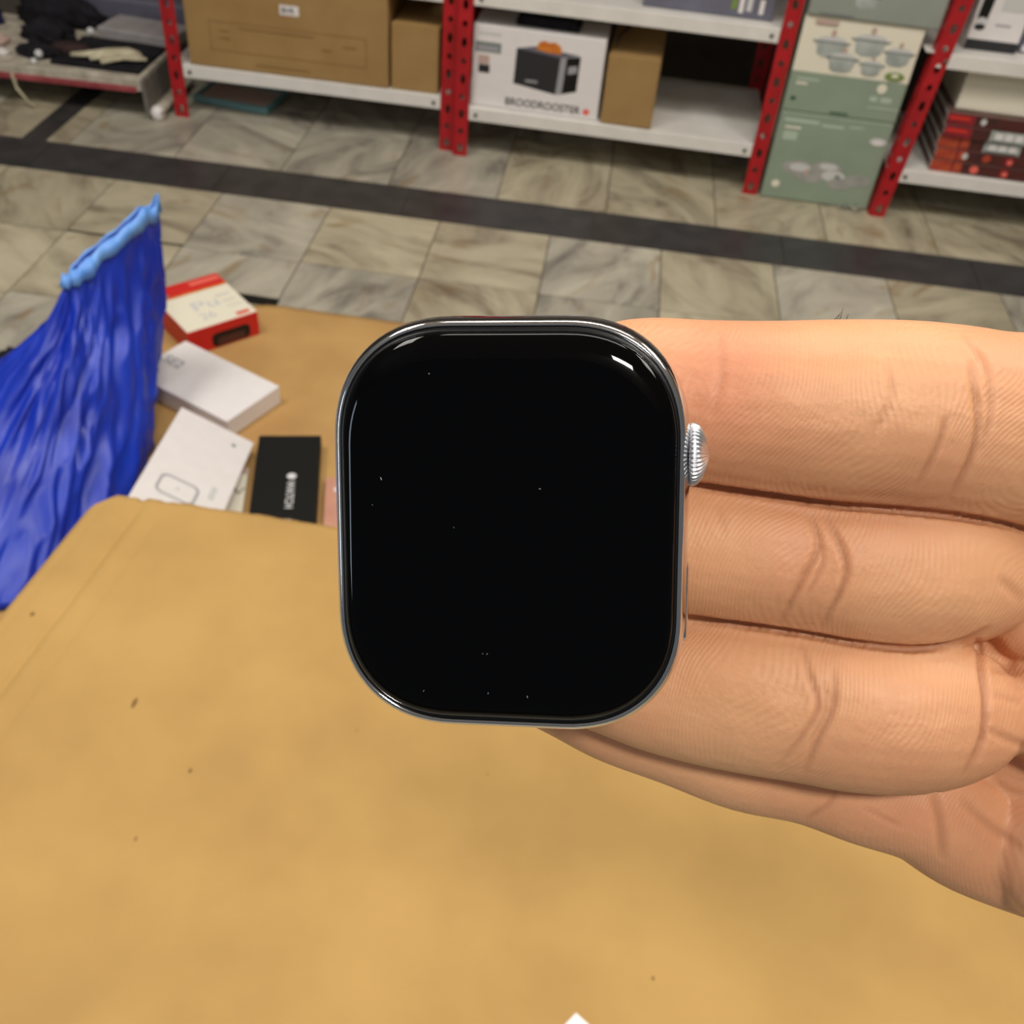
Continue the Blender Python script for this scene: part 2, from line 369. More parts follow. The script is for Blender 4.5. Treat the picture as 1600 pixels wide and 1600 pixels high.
# toaster box
tb = carton('toaster_box', (-0.404, 2.984, 0.149), -0.03, 0.372, 0.15, 0.222, 'white_card', 'white toaster box with a black toaster pictured on its front', 'box', bevel=0.002)
W_, H_ = 0.372, 0.222
prints('toaster_picture', tb, FR(), [
    ('dark_ink', [(0.124, 0.172), (0.121, 0.075), (0.244, 0.058), (0.250, 0.160)]),
    ('purple_grey', [(0.124, 0.172), (0.250, 0.160), (0.305, 0.172), (0.180, 0.184)]),
    ('grey_ink', [(0.250, 0.160), (0.244, 0.058), (0.262, 0.060), (0.267, 0.163)]),
    ('black_card', [(0.267, 0.163), (0.262, 0.062), (0.303, 0.074), (0.306, 0.170)]),
    ('grey_ink', [(0.274, 0.140), (0.299, 0.145), (0.299, 0.125), (0.274, 0.118)]),
    ('orange_ink', [(0.178, 0.176), (0.186, 0.196), (0.200, 0.201), (0.215, 0.197), (0.232, 0.200), (0.248, 0.190), (0.252, 0.170), (0.215, 0.170)]),
    ('grey_ink', rect(0.155, 0.083, 0.190, 0.090))], 'printed black toaster with orange toast')
prints('front_print', tb, FR(), [
    ('light_grey_ink', rect(0.012, 0.196, 0.078, 0.204)), ('pot_dark', rect(0.006, 0.150, 0.080, 0.178)), ('grey_ink', rect(0.010, 0.154, 0.072, 0.168)),
    ('knob_pink', rect(0.016, 0.118, 0.048, 0.142)), ('dark_ink', rect(0.018, 0.094, 0.050, 0.116)), ('red_pale_ink', oval(0.338, 0.021, 0.010, 0.009))])
text('product_name', 'BROODROOSTER', 0.030, tb, FR(0.100, 0.012), 'dark_ink', sx=0.92)
bm = bmesh.new(); abox(bm, 0.12, 0.30, 0.03, 0.13, 0.0, 0.018); abox(bm, 0.13, 0.29, 0.025, 0.12, 0.018, 0.03)
o = link('black_appliance', bm, 'black_cloth', bevel=0.006); o.location = (-0.412, 2.984, 0.372); o.rotation_euler = (0, 0, -0.04)
tag(o, 'flat black appliance part lying on top of the toaster box', 'appliance')
# small carton with open flap
sc = carton('cardboard_carton', (-0.022, 2.965, 0.149), -0.05, 0.146, 0.30, 0.178, 'carton', 'small brown carton with lifted lid edge to the right of the toaster box', 'carton', bevel=0.003)
bm = bmesh.new(); v = [bm.verts.new(p) for p in ((0.0, 0.001, 0.179), (0.143, 0.001, 0.179), (0.146, 0.29, 0.196), (0.0, 0.29, 0.196), (0.0, 0.001, 0.182), (0.143, 0.001, 0.182), (0.146, 0.29, 0.199), (0.0, 0.29, 0.199))]
for q in ((3, 2, 1, 0), (4, 5, 6, 7), (0, 1, 5, 4), (1, 2, 6, 5), (2, 3, 7, 6), (3, 0, 4, 7)): bm.faces.new([v[i] for i in q])
link('lid_flap', bm, 'carton', sc)
bm = bmesh.new(); tube(bm, [(-0.005, 3.0, 0.352), (0.0, 3.02, 0.375), (0.03, 3.08, 0.385), (0.035, 3.16, 0.37), (0.02, 3.22, 0.36), (-0.02, 3.25, 0.36)], 0.0035, 8)
o = link('power_cable', bm, 'cable', smooth=True); tag(o, 'black cable looped behind the small brown carton on the middle rack', 'cable')
# grey blue box on the upper shelf of the middle rack
c = carton('product_box', (0.05, 3.0, 0.4635), -0.015, 0.35, 0.3, 0.16, 'purple_grey', 'grey blue box on the upper shelf above the toaster box', 'box')
prints('front_print', c, FR(), [('leaf_ink', rect(0.235, 0.02, 0.25, 0.05)), ('white_card', rect(0.256, 0.012, 0.268, 0.06)), ('light_grey_ink', rect(0.276, 0.018, 0.29, 0.055)), ('white_card', rect(0.31, 0.014, 0.322, 0.05))])

# cookware cartons standing between the middle and the right rack
def potp(cx, cy, s, lid=True):
    out = [('pot_grey', [(cx - s, cy + 0.3 * s), (cx + s, cy + 0.3 * s), (cx + 0.8 * s, cy - 0.55 * s), (cx + 0.4 * s, cy - 0.75 * s), (cx - 0.4 * s, cy - 0.75 * s), (cx - 0.8 * s, cy - 0.55 * s)]),
           ('pot_dark', [(cx - s, cy + 0.3 * s), (cx + s, cy + 0.3 * s), (cx + 0.97 * s, cy + 0.18 * s), (cx - 0.97 * s, cy + 0.18 * s)]),
           ('pot_dark', [(cx - 1.28 * s, cy + 0.34 * s), (cx - 0.95 * s, cy + 0.24 * s), (cx - 0.95 * s, cy + 0.08 * s), (cx - 1.2 * s, cy + 0.2 * s)]),
           ('pot_dark', [(cx + 1.28 * s, cy + 0.34 * s), (cx + 0.95 * s, cy + 0.24 * s), (cx + 0.95 * s, cy + 0.08 * s), (cx + 1.2 * s, cy + 0.2 * s)]),
           ('light_grey_ink', oval(cx, cy + 0.3 * s, s, 0.33 * s, 16, 0, PI + 0.2)), ('knob_pink', oval(cx, cy + 0.82 * s, 0.17 * s, 0.24 * s, 10))]
    return out
gx = 0.476
g1 = carton('cookware_carton', (gx, 2.940, 0.002), -0.015, 0.312, 0.30, 0.252, 'green_card', 'sage green cookware carton standing on the floor, lowest of the three', 'carton', 'cookware cartons between the racks', bevel=0.003)
prints('dish_picture', g1, FR(), [('bowl_grey', oval(0.085, 0.098, 0.045, 0.022)), ('bowl_grey', oval(0.125, 0.078, 0.040, 0.020)), ('bowl_grey', oval(0.165, 0.105, 0.042, 0.022)), ('light_grey_ink', oval(0.19, 0.086, 0.034, 0.016)),
    ('bowl_grey', oval(0.215, 0.066, 0.035, 0.018)), ('bowl_grey', oval(0.262, 0.082, 0.034, 0.018)), ('light_grey_ink', oval(0.09, 0.100, 0.030, 0.012)), ('light_grey_ink', oval(0.17, 0.112, 0.026, 0.01)),
    ('knob_pink', oval(0.112, 0.088, 0.006, 0.01)), ('pot_dark', oval(0.202, 0.086, 0.008, 0.006)), ('cream', oval(0.034, 0.045, 0.012, 0.011)), ('light_grey_ink', oval(0.283, 0.200, 0.024, 0.011)), ('white_card', oval(0.283, 0.197, 0.014, 0.008))])
prints('front_print', g1, FR(), [('green_pale', rect(0.015, 0.226, 0.11, 0.236)), ('cream', rect(0.02, 0.208, 0.065, 0.214)), ('green_pale', rect(0.12, 0.222, 0.18, 0.23)), ('green_pale', rect(0.195, 0.228, 0.235, 0.233)), ('green_pale', rect(0.02, 0.175, 0.06, 0.20))])
g2 = carton('cookware_carton', (gx, 2.945, 0.2555), -0.015, 0.314, 0.29, 0.252, 'green_card', 'green and white cookware carton with grey pots pictured, middle of the three', 'carton', 'cookware cartons between the racks', bevel=0.003)
prints('pot_picture', g2, FR(), [('cream', rect(0.001, 0.108, 0.313, 0.251))] + potp(0.185, 0.195, 0.042) + potp(0.085, 0.180, 0.040) + potp(0.265, 0.175, 0.034) + potp(0.125, 0.145, 0.036) + potp(0.205, 0.140, 0.028) +
       [('leaf_ink', oval(0.272, 0.124, 0.026, 0.011)), ('cream', oval(0.272, 0.126, 0.010, 0.005)), ('knob_pink', rect(0.03, 0.232, 0.09, 0.244))])
prints('front_print', g2, FR(), [('green_pale', rect(0.02, 0.086, 0.08, 0.092)), ('cream', rect(0.02, 0.074, 0.05, 0.080)), ('green_ink', oval(0.022, 0.035, 0.008, 0.006)), ('cream', oval(0.250, 0.088, 0.013, 0.013)),
    ('green_pale', rect(0.226, 0.052, 0.246, 0.066)), ('green_pale', rect(0.255, 0.052, 0.285, 0.066)), ('green_pale', rect(0.226, 0.034, 0.31, 0.038)), ('green_ink', rect(0.13, 0.006, 0.18, 0.011))])
g3 = carton('cookware_carton', (gx + 0.002, 2.936, 0.509), -0.015, 0.343, 0.30, 0.25, 'greygreen_card', 'plain grey green cookware carton topmost of the three', 'carton', 'cookware cartons between the racks', bevel=0.003)
prints('pot_picture', g3, FR(), potp(0.14, 0.05, 0.03) + [('pot_dark', rect(0.03, 0.004, 0.12, 0.009))])

# right rack goods: five flat red boxes, a white box on top, boxes on the upper shelf
for k in range(5):
    z = 0.1475 + k * 0.0325
    o = carton('game_box', (0.918 + 0.003 * (k % 2), 2.925 + 0.004 * (k % 3), z), -0.02, 0.34, 0.26, 0.0315, 'box_side',
               ['flat red and brown box lowest in the stack on the right rack', 'flat red and brown box second from the bottom of the right stack', 'flat red and brown box in the middle of the right stack',
                'flat red and brown box second from the top of the right stack', 'flat red and brown box topmost of the red ones, under the white box'][k], 'box', 'flat red boxes on the right rack', bevel=0.002)
    P = [('art_red', rect(0, 0.0005, 0.34, 0.031))]
    P += [('art_orange' if k < 3 else 'art_red', rect(0.0, 0.0005, 0.055, 0.031)), ('art_brown', rect(0.075, 0.0005, 0.34, 0.031))]
    if k < 3: P += [('art_orange', rect(0.062, 0.002, 0.085, 0.030)), ('red_pale_ink' if k == 0 else 'art_orange', oval(0.12 + 0.02 * k, 0.016, 0.012, 0.011)), ('art_red', rect(0.19, 0.003, 0.215, 0.029)), ('red_pale_ink', oval(0.205, 0.014, 0.008, 0.008))]
    else: P += [('red_ink', rect(0.005, 0.014, 0.062, 0.024))]
    P += [('light_grey_ink', oval(0.075 + 0.006 * k, 0.016, 0.008, 0.009))] if k in (1, 4) else []
    P += [('pot_grey', rect(0.125, 0.0, 0.225, 0.0315))] if k in (2, 3) else []
    P += [('dark_ink', rect(0.13, 0.001, 0.22, 0.004)), ('white_card', rect(0.138, 0.008, 0.16, 0.026)), ('white_card', rect(0.165, 0.008, 0.187, 0.026)), ('white_card', rect(0.193, 0.008, 0.214, 0.026))] if k in (2, 3) else []
    prints('front_print', o, FR(), P)
    prints('side_edges', o, frame((0, 0.26, 0), (0, -1, 0), (0, 0, 1)), [('light_grey_ink', rect(0, 0.024, 0.26, 0.031)), ('white_card', oval(0.256, 0.017, 0.004, 0.012))])
c = carton('white_box', (0.938, 2.955, 0.3105), -0.02, 0.22, 0.24, 0.105, 'cream', 'plain white box lying on top of the flat red boxes', 'box', bevel=0.004)
c = carton('trimmer_box', (0.905, 2.965, 0.4635), 0.0, 0.135, 0.14, 0.24, 'white_card', 'white box with a black and silver trimmer pictured, upper shelf at the right edge', 'box')
prints('front_print', c, FR(), [('dark_ink', rect(0, 0, 0.135, 0.026)), ('black_card', [(0.008, 0.075), (0.035, 0.07), (0.042, 0.20), (0.012, 0.20)]), ('silver_ink', oval(0.022, 0.066, 0.018, 0.014)), ('dark_ink', oval(0.022, 0.056, 0.014, 0.008)), ('grey_ink', rect(0.06, 0.062, 0.10, 0.067)), ('light_grey_ink', rect(0.062, 0.10, 0.12, 0.2))])
c = carton('product_box', (1.05, 2.985, 0.4635), 0.0, 0.2, 0.14, 0.24, 'purple_grey', 'purple grey box beside the trimmer box on the right rack', 'box')
prints('front_print', c, FR(), [('white_card', rect(0.01, 0.004, 0.09, 0.02)), ('light_grey_ink', rect(0.02, 0.10, 0.05, 0.2))])
bm = bmesh.new()
for k in range(9):
    a = random.uniform(0, PI); x, y = random.uniform(-0.03, 0.03), random.uniform(-0.012, 0.012)
    tube(bm, [(x, y, 0.003), (x + 0.02 * math.cos(a), y + 0.012 * math.sin(a), 0.008 + random.uniform(0, 0.006)), (x + 0.034 * math.cos(a), y + 0.02 * math.sin(a), 0.003)], [0.002, 0.006, 0.002], 7, ry=[0.001, 0.0015, 0.001])
o = link('plastic_scrap', bm, 'dirty_film', smooth=True); o.location = (0.735, 2.925, 0); tag(o, 'crumpled scrap of torn wrapping on the floor beside the right red post', 'scrap')
# framed tray under the left rack
t = empty('picture_tray', (-1.295, 3.10, 0.0), -0.12)
tag(t, 'thin teal edged tray lying on the floor under the left rack', 'tray')
bm = bmesh.new(); abox(bm, 0, 0.25, 0, 0.012, 0.002, 0.024); abox(bm, 0, 0.25, 0.15, 0.162, 0.002, 0.024); abox(bm, 0, 0.012, 0.012, 0.15, 0.002, 0.024); abox(bm, 0.238, 0.25, 0.012, 0.15, 0.002, 0.024)
link('rim', bm, 'teal', t, bevel=0.003); link('panel', bx(0.012, 0.238, 0.012, 0.15, 0.004, 0.016), 'knob_pink', t)

# ---------------------------------------------------------------- low stand with clutter, top left
st = empty('display_stand', (-1.375, 2.925, 0), 0.03)
tag(st, 'low off white stand with a faded red stripe at the top left', 'display stand')
bm = bmesh.new(); abox(bm, -1.2, 0.0, 0, 0.42, 0.085, 0.122); link('platform', bm, 'old_white', st, bevel=0.003)
link('red_stripe', bx(-1.2, -0.015, -0.003, 0.0, 0.083, 0.099), 'faded_red', st)
link('side_panel', bx(0.001, 0.013, -0.005, 0.42, 0.02, 0.122), 'grey_tray', st, bevel=0.003)
bm = bmesh.new(); tube(bm, [(0.03, 0.02, 0.0), (0.03, 0.02, 0.012), (0.03, 0.02, 0.03), (0.03, 0.02, 0.04)], [0.014, 0.02, 0.02, 0.01], 16); link('foot', bm, 'white_card', st, smooth=True)
bm = bmesh.new(); abox(bm, 0.0, 0.05, 0.005, 0.3, 0.018, 0.03); link('foot_rail', bm, 'old_white', st, bevel=0.003)
bm = bmesh.new(); tube(bm, [(-0.385, -0.004, 0.10), (-0.38, -0.008, 0.06), (-0.355, -0.006, 0.02), (-0.34, 0.0, 0.004)], [0.007, 0.007, 0.008, 0.008], 8, ry=0.0015); link('strap', bm, 'offwhite', st)
SZ = 0.1228
def lump(name, m, loc, sx, sy, sz, seed, label, cat, amp=0.35, rz=0.0, freq=2.2):
    bm = bmesh.new(); bmesh.ops.create_icosphere(bm, subdivisions=4, radius=1)
    for v in bm.verts:
        n = v.co.normalized(); d = 1 + amp * noise.noise(n * freq + Vector((seed, seed * 2.1, 0))) + amp * 0.45 * noise.noise(n * freq * 3 + Vector((seed, 0, 9)))
        v.co = Vector((n.x * d * sx, n.y * d * sy, max(n.z * d * sz, -0.35 * sz) + 0.35 * sz))
    o = link(name, bm, m, smooth=True); o.location = loc; o.rotation_euler = (0, 0, rz); tag(o, label, cat); return o
o = link('black_tray', bx(0, 0.27, 0, 0.23, 0, 0.01), 'black_cloth', bevel=0.002); o.location = (-1.66, 2.955, SZ); tag(o, 'flat black sheet near the right end of the low stand', 'tray')
lump('dark_cloth', 'black_cloth', (-1.755, 3.155, SZ), 0.075, 0.065, 0.04, 3, 'bunched black cloth in the middle of the low stand', 'cloth')
lump('black_bundle', 'black_cloth', (-1.78, 3.285, SZ), 0.13, 0.042, 0.07, 31, 'largest black bundle, behind the bunched cloth on the low stand', 'bundle')
lump('navy_cloth', 'navy_cloth', (-2.03, 3.22, SZ), 0.08, 0.06, 0.07, 5, 'navy blue bundle at the far left of the low stand', 'cloth')
lump('black_pouch', 'black_cloth', (-1.72, 3.02, SZ), 0.07, 0.04, 0.022, 8, 'small black pouch at the front of the low stand', 'pouch')
lump('brown_pouch', 'brown_dark', (-1.645, 3.06, SZ + 0.0105), 0.055, 0.035, 0.012, 11, 'dark brown pouch on the black sheet', 'pouch')
lump('pink_packet', 'knob_pink', (-1.90, 3.06, SZ), 0.055, 0.04, 0.022, 14, 'pinkish packet at the left edge on the low stand', 'packet')
lump('white_packet', 'white_card', (-1.85, 2.985, SZ), 0.045, 0.022, 0.014, 17, 'small white packet at the left front of the low stand', 'packet')
bm = bmesh.new()
tube(bm, [(0, 0, 0.010), (0.04, 0.01, 0.013), (0.10, 0.035, 0.016), (0.15, 0.06, 0.015), (0.18, 0.07, 0.01)], [0.011, 0.015, 0.021, 0.024, 0.01], 12, ry=[0.007, 0.008, 0.010, 0.011, 0.006])
tube(bm, [(0.10, -0.025, 0.008), (0.13, 0.0, 0.011), (0.17, 0.03, 0.013), (0.195, 0.05, 0.012)], [0.010, 0.013, 0.015, 0.012], 12, ry=0.007)
tube(bm, [(0.06, -0.01, 0.008), (0.09, 0.012, 0.012), (0.13, 0.03, 0.013)], [0.009, 0.013, 0.013], 12, ry=0.007)
tube(bm, [(0.14, 0.02, 0.011), (0.19, 0.022, 0.012), (0.215, 0.035, 0.009)], [0.012, 0.013, 0.008], 12, ry=0.006)
for v in bm.verts: v.co += Vector((noise.noise(v.co * 60), noise.noise(v.co * 60 + Vector((5, 0, 0))), abs(noise.noise(v.co * 50)))) * 0.004
o = link('crumpled_glove', bm, 'offwhite', smooth=True); o.location = (-1.608, 2.992, SZ + 0.0105); tag(o, 'off white crumpled glove lying on the black sheet', 'glove')
def knob(x, y, r, z, label):
    bm = bmesh.new(); tube(bm, [(0, 0, 0), (0, 0, 0.35 * r), (0, 0, r), (0, 0, 1.5 * r), (0, 0, 1.8 * r)], [0.5 * r, 0.85 * r, r, 0.75 * r, 0.25 * r], 16)
    o = link('metal_knob', bm, 'silver_ink', smooth=True); o.location = (x, y, z); tag(o, label, 'knob', 'silver knobs on the low stand')
knob(-1.695, 2.965, 0.012, SZ + 0.012, 'silver knob beside the black pouch at the front of the low stand')
knob(-1.70, 2.938, 0.010, SZ, 'smallest silver knob at the front edge of the low stand')
knob(-1.635, 3.19, 0.013, SZ + 0.012, 'silver knob behind the brown pouch near the grey slab')
o = link('foam_slab', bx(0, 0.25, 0, 0.14, 0, 0.036), 'grey_slab', bevel=0.005); o.location = (-1.62, 3.2, SZ + 0.001); o.rotation_euler = (0, 0, -0.12); tag(o, 'pale grey flat slab at the right rear of the low stand', 'slab')
o = link('grey_package', bx(0, 0.5, 0, 0.06, 0, 0.2), 'purple_grey', bevel=0.01); o.location = (-1.84, 3.36, 0); tag(o, 'dark grey package standing behind the pale slab at the top left', 'package')

# ---------------------------------------------------------------- cardboard sheet on the floor, small boxes, bag
bm = bmesh.new(); NX, NY = 70, 60
g = [[None] * (NX + 1) for _ in range(NY + 1)]
for j in range(NY + 1):
    for i in range(NX + 1):
        x = -1.02 + 1.5 * i / NX; y = 0.99 + 1.01 * j / NY
        yy = y - (max(0, (-0.72 - x)) * 0.35 * (y - 0.99)) + 0.004 * noise.noise(Vector((x * 20, 0, 3)))
        z = 0.006 + 0.0018 * noise.noise(Vector((x * 4, y * 4, 1))) + 0.002 * math.exp(-((x + 0.60 + 0.2 * (y - 1.6)) / 0.012) ** 2)
        g[j][i] = bm.verts.new((x, yy, max(z, 0.0035)))
for j in range(NY):
    for i in range(NX): bm.faces.new((g[j][i], g[j][i + 1], g[j + 1][i + 1], g[j + 1][i]))
o = link('cardboard_sheet', bm, 'sheet', smooth=True); tag(o, 'flattened cardboard sheet on the tiled floor under the small boxes', 'cardboard')
s = o.modifiers.new('thick', 'SOLIDIFY'); s.thickness = 0.003; s.offset = -1
bm = bmesh.new(); abox(bm, 0, 0.11, 0, 0.03, 0.001, 0.006); o = link('dark_strip', bm, 'black_card', bevel=0.001); o.location = (-0.815, 2.008, 0.0); o.rotation_euler = (0, 0, -0.02); tag(o, 'thin dark strip sticking out behind the red and white box', 'strip')

def smallbox(name, loc, rz, sx, sy, sz, m, label, tilt=(0, 0)):
    o = link(name, bx(0, sx, 0, sy, 0, sz), m, bevel=0.0015); o.location = loc; o.rotation_euler = (tilt[0], tilt[1], rz); tag(o, label, 'box'); return o
BZ = 0.0105
WBX = (-0.7155, 1.4695, 0.1035)
WBO = (0.062, -0.247, 0)
# red and white box
rb = smallbox('red_box', (-0.815, 1.757, BZ), 0.80, 0.165, 0.195, 0.058, 'red_card', 'small red box with a white printed top and a dark oval window')
fr = TP(0.058)
prints('top_print', rb, fr, [('cream', rect(0.001, 0.001, 0.164, 0.140)), ('red_ink', rect(0.001, 0.146, 0.164, 0.194)), ('orange_ink', rect(0.001, 0.140, 0.164, 0.147)),
    ('red_pale_ink', rect(0.09, 0.168, 0.160, 0.184)), ('red_pale_ink', rect(0.001, 0.172, 0.03, 0.193)), ('grey_ink', rect(0.002, 0.150, 0.03, 0.163)), ('red_pale_ink', rect(0.122, 0.008, 0.152, 0.018)), ('red_ink', rect(0.122, 0.014, 0.152, 0.020)),
    ('light_grey_ink', rect(0.115, 0.10, 0.15, 0.104)), ('light_grey_ink', rect(0.12, 0.05, 0.155, 0.053)), ('light_grey_ink', rect(0.12, 0.075, 0.15, 0.078))])
text('handwriting', 'Pu', 0.05, rb, frame((0.05, 0.068, 0.058), (1, 0, 0), (0, 1, 0)), 'light_grey_ink', sx=1.3)
text('handwriting', '26', 0.036, rb, frame((0.05, 0.028, 0.058), (1, 0, 0), (0, 1, 0)), 'light_grey_ink')
prints('window', rb, FR(), [('black_card', rrect(0.098, 0.020, 0.045, 0.017, 0.012)), ('art_brown', rrect(0.098, 0.015, 0.033, 0.010, 0.008))], 'dark oval window')
wb = smallbox('white_box', (-0.583, 1.641, BZ), 2.695, 0.262, 0.149, 0.042, 'white_card', 'long plain white box lying behind the one with the watch outline')
text('top_text', 'SE2', 0.034, wb, frame((0.248, 0.082, 0.042), (-1, 0, 0), (0, -1, 0)), 'grey_ink')
# white box with the watch outline, leaning sideways against the bag
ww = link('watch_box', bx(0, 0.147, -0.335, 0, -0.03, 0), 'white_card', bevel=0.0015)
tag(ww, 'white box with embossed watch outline and green dot, tipped beside the blue bag', 'box')
ww.matrix_world = Matrix(((0.89362584, -0.11510779, 0.4338007, WBX[0]), (0.0220017, 0.97662498, 0.21382136, WBX[1]), (-0.4482731, -0.18153194, 0.87526989, WBX[2]), (0, 0, 0, 1)))
fr = TP(0.0)
oc, ocy, oh = WBO
prints('watch_outline', ww, fr, [('light_grey_ink', rrect(oc, ocy, 0.0355, 0.0305, 0.015)), ('grey_ink', rrect(oc, ocy, 0.0340, 0.0290, 0.014)), ('white_card', rrect(oc, ocy - 0.0005, 0.0300, 0.0245, 0.011)), ('light_grey_ink', oval(oc, ocy, 0.004, 0.004))], 'grey embossed outline of a watch')
prints('green_dot', ww, fr, [('green_ink', oval(0.115, -0.042, 0.0042, 0.0042))], 'green dot')
prints('faint_text', ww, fr, [('light_grey_ink', rect(0.112, -0.235, 0.122, -0.195))])
kb = smallbox('black_box', (-0.5185, 1.215, BZ), 0.22, 0.118, 0.285, 0.03, 'black_card', 'flat black box with silver lettering along its middle')
kf = frame((0.062, 0.150, 0.030), (0, -1, 0), (1, 0, 0))
text('silver_text', 'WATCH', 0.020, kb, kf, 'silver_ink', sx=1.0)
text('silver_text', '8', 0.020, kb, frame((0.062, 0.048, 0.030), (0, -1, 0), (1, 0, 0)), 'silver_ink')
prints('silver_logo', kb, TP(0.03), [('silver_ink', oval(0.069, 0.164, 0.0085, 0.0085))])
pb = smallbox('labelled_box', (-0.622, 1.237, BZ), 0.22, 0.081, 0.17, 0.010, 'cream', 'low cream box with black scribble between the white and black boxes')
prints('scribble', pb, frame((-0.012, -0.022, 0.010), (1, 0, 0), (0, 1, 0)), [('dark_ink', [(0.062, 0.118), (0.070, 0.132), (0.073, 0.132), (0.064, 0.116)]), ('dark_ink', [(0.071, 0.133), (0.079, 0.116), (0.081, 0.118), (0.073, 0.135)]), ('dark_ink', [(0.080, 0.116), (0.090, 0.134), (0.092, 0.132), (0.082, 0.115)]), ('knob_pink', rect(0.03, 0.172, 0.092, 0.190)), ('red_pale_ink', rect(0.03, 0.07, 0.04, 0.078))])
pk = smallbox('pink_packet', (-0.388, 1.225, BZ), 0.22, 0.06, 0.20, 0.012, 'pinkish', 'pinkish packet peeking out between the black box and the watch')
prints('white_spot', pk, TP(0.012), [('white_card', oval(0.022, 0.165, 0.006, 0.006))])

# blue bag
def build_bag():
    bm = bmesh.new(); NR, NS = 74, 260
    rows = []
    for j in range(NR + 1):
        h = j / NR; z = 0.0135 + 0.385 * h
        # centre, half sizes, turn
        e = (1 - h) ** 1.7
        cx = -0.824 - 0.20 * e; cy = 1.545 - 0.25 * e
        a = 0.004 + 0.233 * e ** 0.9; b = 0.105 + 0.22 * e
        th0 = -0.50 * h
        row = []
        for k in range(NS):
            t = 2 * PI * k / NS
            c_, s_ = math.cos(t), math.sin(t)
            x = a * math.copysign(abs(c_) ** 0.85, c_); y = b * math.copysign(abs(s_) ** 0.85, s_)
            fold = (math.sin(t * 13 + 2.2 * math.sin(3 * t) + h * 1.5) * 0.5 + math.sin(t * 29 + 3 * math.sin(2 * t + 1) - h * 2) * 0.28 + math.sin(t * 7 + 1) * 0.5)
            p3 = Vector((c_ * 1.6, s_ * 1.6, h * 1.3))
            rid = 1 - abs(noise.noise(p3 * 2.1 + Vector((3, 1, 0)))) * 2.2
            rid2 = 1 - abs(noise.noise(p3 * 4.8 + Vector((7, 4, 2)))) * 2.2
            amp = 0.007 * (0.25 + 0.75 * (1 - abs(2 * h - 0.9) ** 2)) if h < 1 else 0.004
            d = amp * fold + 0.020 * (1 - h) ** 0.7 * rid + 0.012 * (1 - h * 0.6) * rid2
            d *= min(1.0, 0.12 + (1 - h) * 4)
            L = math.hypot(x / a ** 2, y / b ** 2) or 1
            nx, ny = (x / a ** 2) / L, (y / b ** 2) / L
            x += nx * d; y += ny * d
            if h > 0.55:
                dd = (h - 0.55) / 0.45
                zz = z + dd * 0.035 * (y / b) - dd * 0.006 * (math.sin(t * 9) * 0.5)
            else: zz = z
            X = x * math.cos(th0) - y * math.sin(th0); Y = x * math.sin(th0) + y * math.cos(th0)
            row.append(bm.verts.new((cx + X, cy + Y, zz + (0.012 * noise.noise(Vector((c_ * 3, s_ * 3, h * 5))) if j else 0))))
        rows.append(row)
    for j in range(NR):
        for k in range(NS): bm.faces.new((rows[j][k], rows[j][(k + 1) % NS], rows[j + 1][(k + 1) % NS], rows[j + 1][k]))
    bm.faces.new(rows[0][::-1])
    top = [v.co.copy() for v in rows[-1]]; below = [v.co.copy() for v in rows[-8]]
    o = link('plastic_bag', bm, 'blue_bag', smooth=True); tag(o, 'crumpled blue plastic bag standing beside the open cardboard', 'plastic bag')
    s = o.modifiers.new('film', 'SOLIDIFY'); s.thickness = 0.0008; s.offset = -1
    # folded rim along the mouth, painted paler for light on the single film
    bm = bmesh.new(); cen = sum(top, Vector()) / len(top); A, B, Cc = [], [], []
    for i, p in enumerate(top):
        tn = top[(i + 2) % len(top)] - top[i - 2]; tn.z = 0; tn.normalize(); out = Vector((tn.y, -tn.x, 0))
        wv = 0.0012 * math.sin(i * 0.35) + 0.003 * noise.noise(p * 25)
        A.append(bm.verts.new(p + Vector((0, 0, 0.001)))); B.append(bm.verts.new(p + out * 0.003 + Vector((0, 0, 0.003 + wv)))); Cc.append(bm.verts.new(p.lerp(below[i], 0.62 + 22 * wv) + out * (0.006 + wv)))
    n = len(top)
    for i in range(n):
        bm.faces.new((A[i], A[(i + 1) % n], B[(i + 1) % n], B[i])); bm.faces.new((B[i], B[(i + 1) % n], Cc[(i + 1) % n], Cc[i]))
    r = link('folded_rim', bm, 'lit_blue_rim', o, smooth=True); r['label'] = 'folded blue rim painted pale as if lit'
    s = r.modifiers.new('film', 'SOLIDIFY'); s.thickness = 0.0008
build_bag()
lump('dark_pouch', 'black_cloth', (-1.165, 1.68, 0.0), 0.035, 0.03, 0.014, 21, 'small dark object on the floor behind the blue bag', 'pouch')

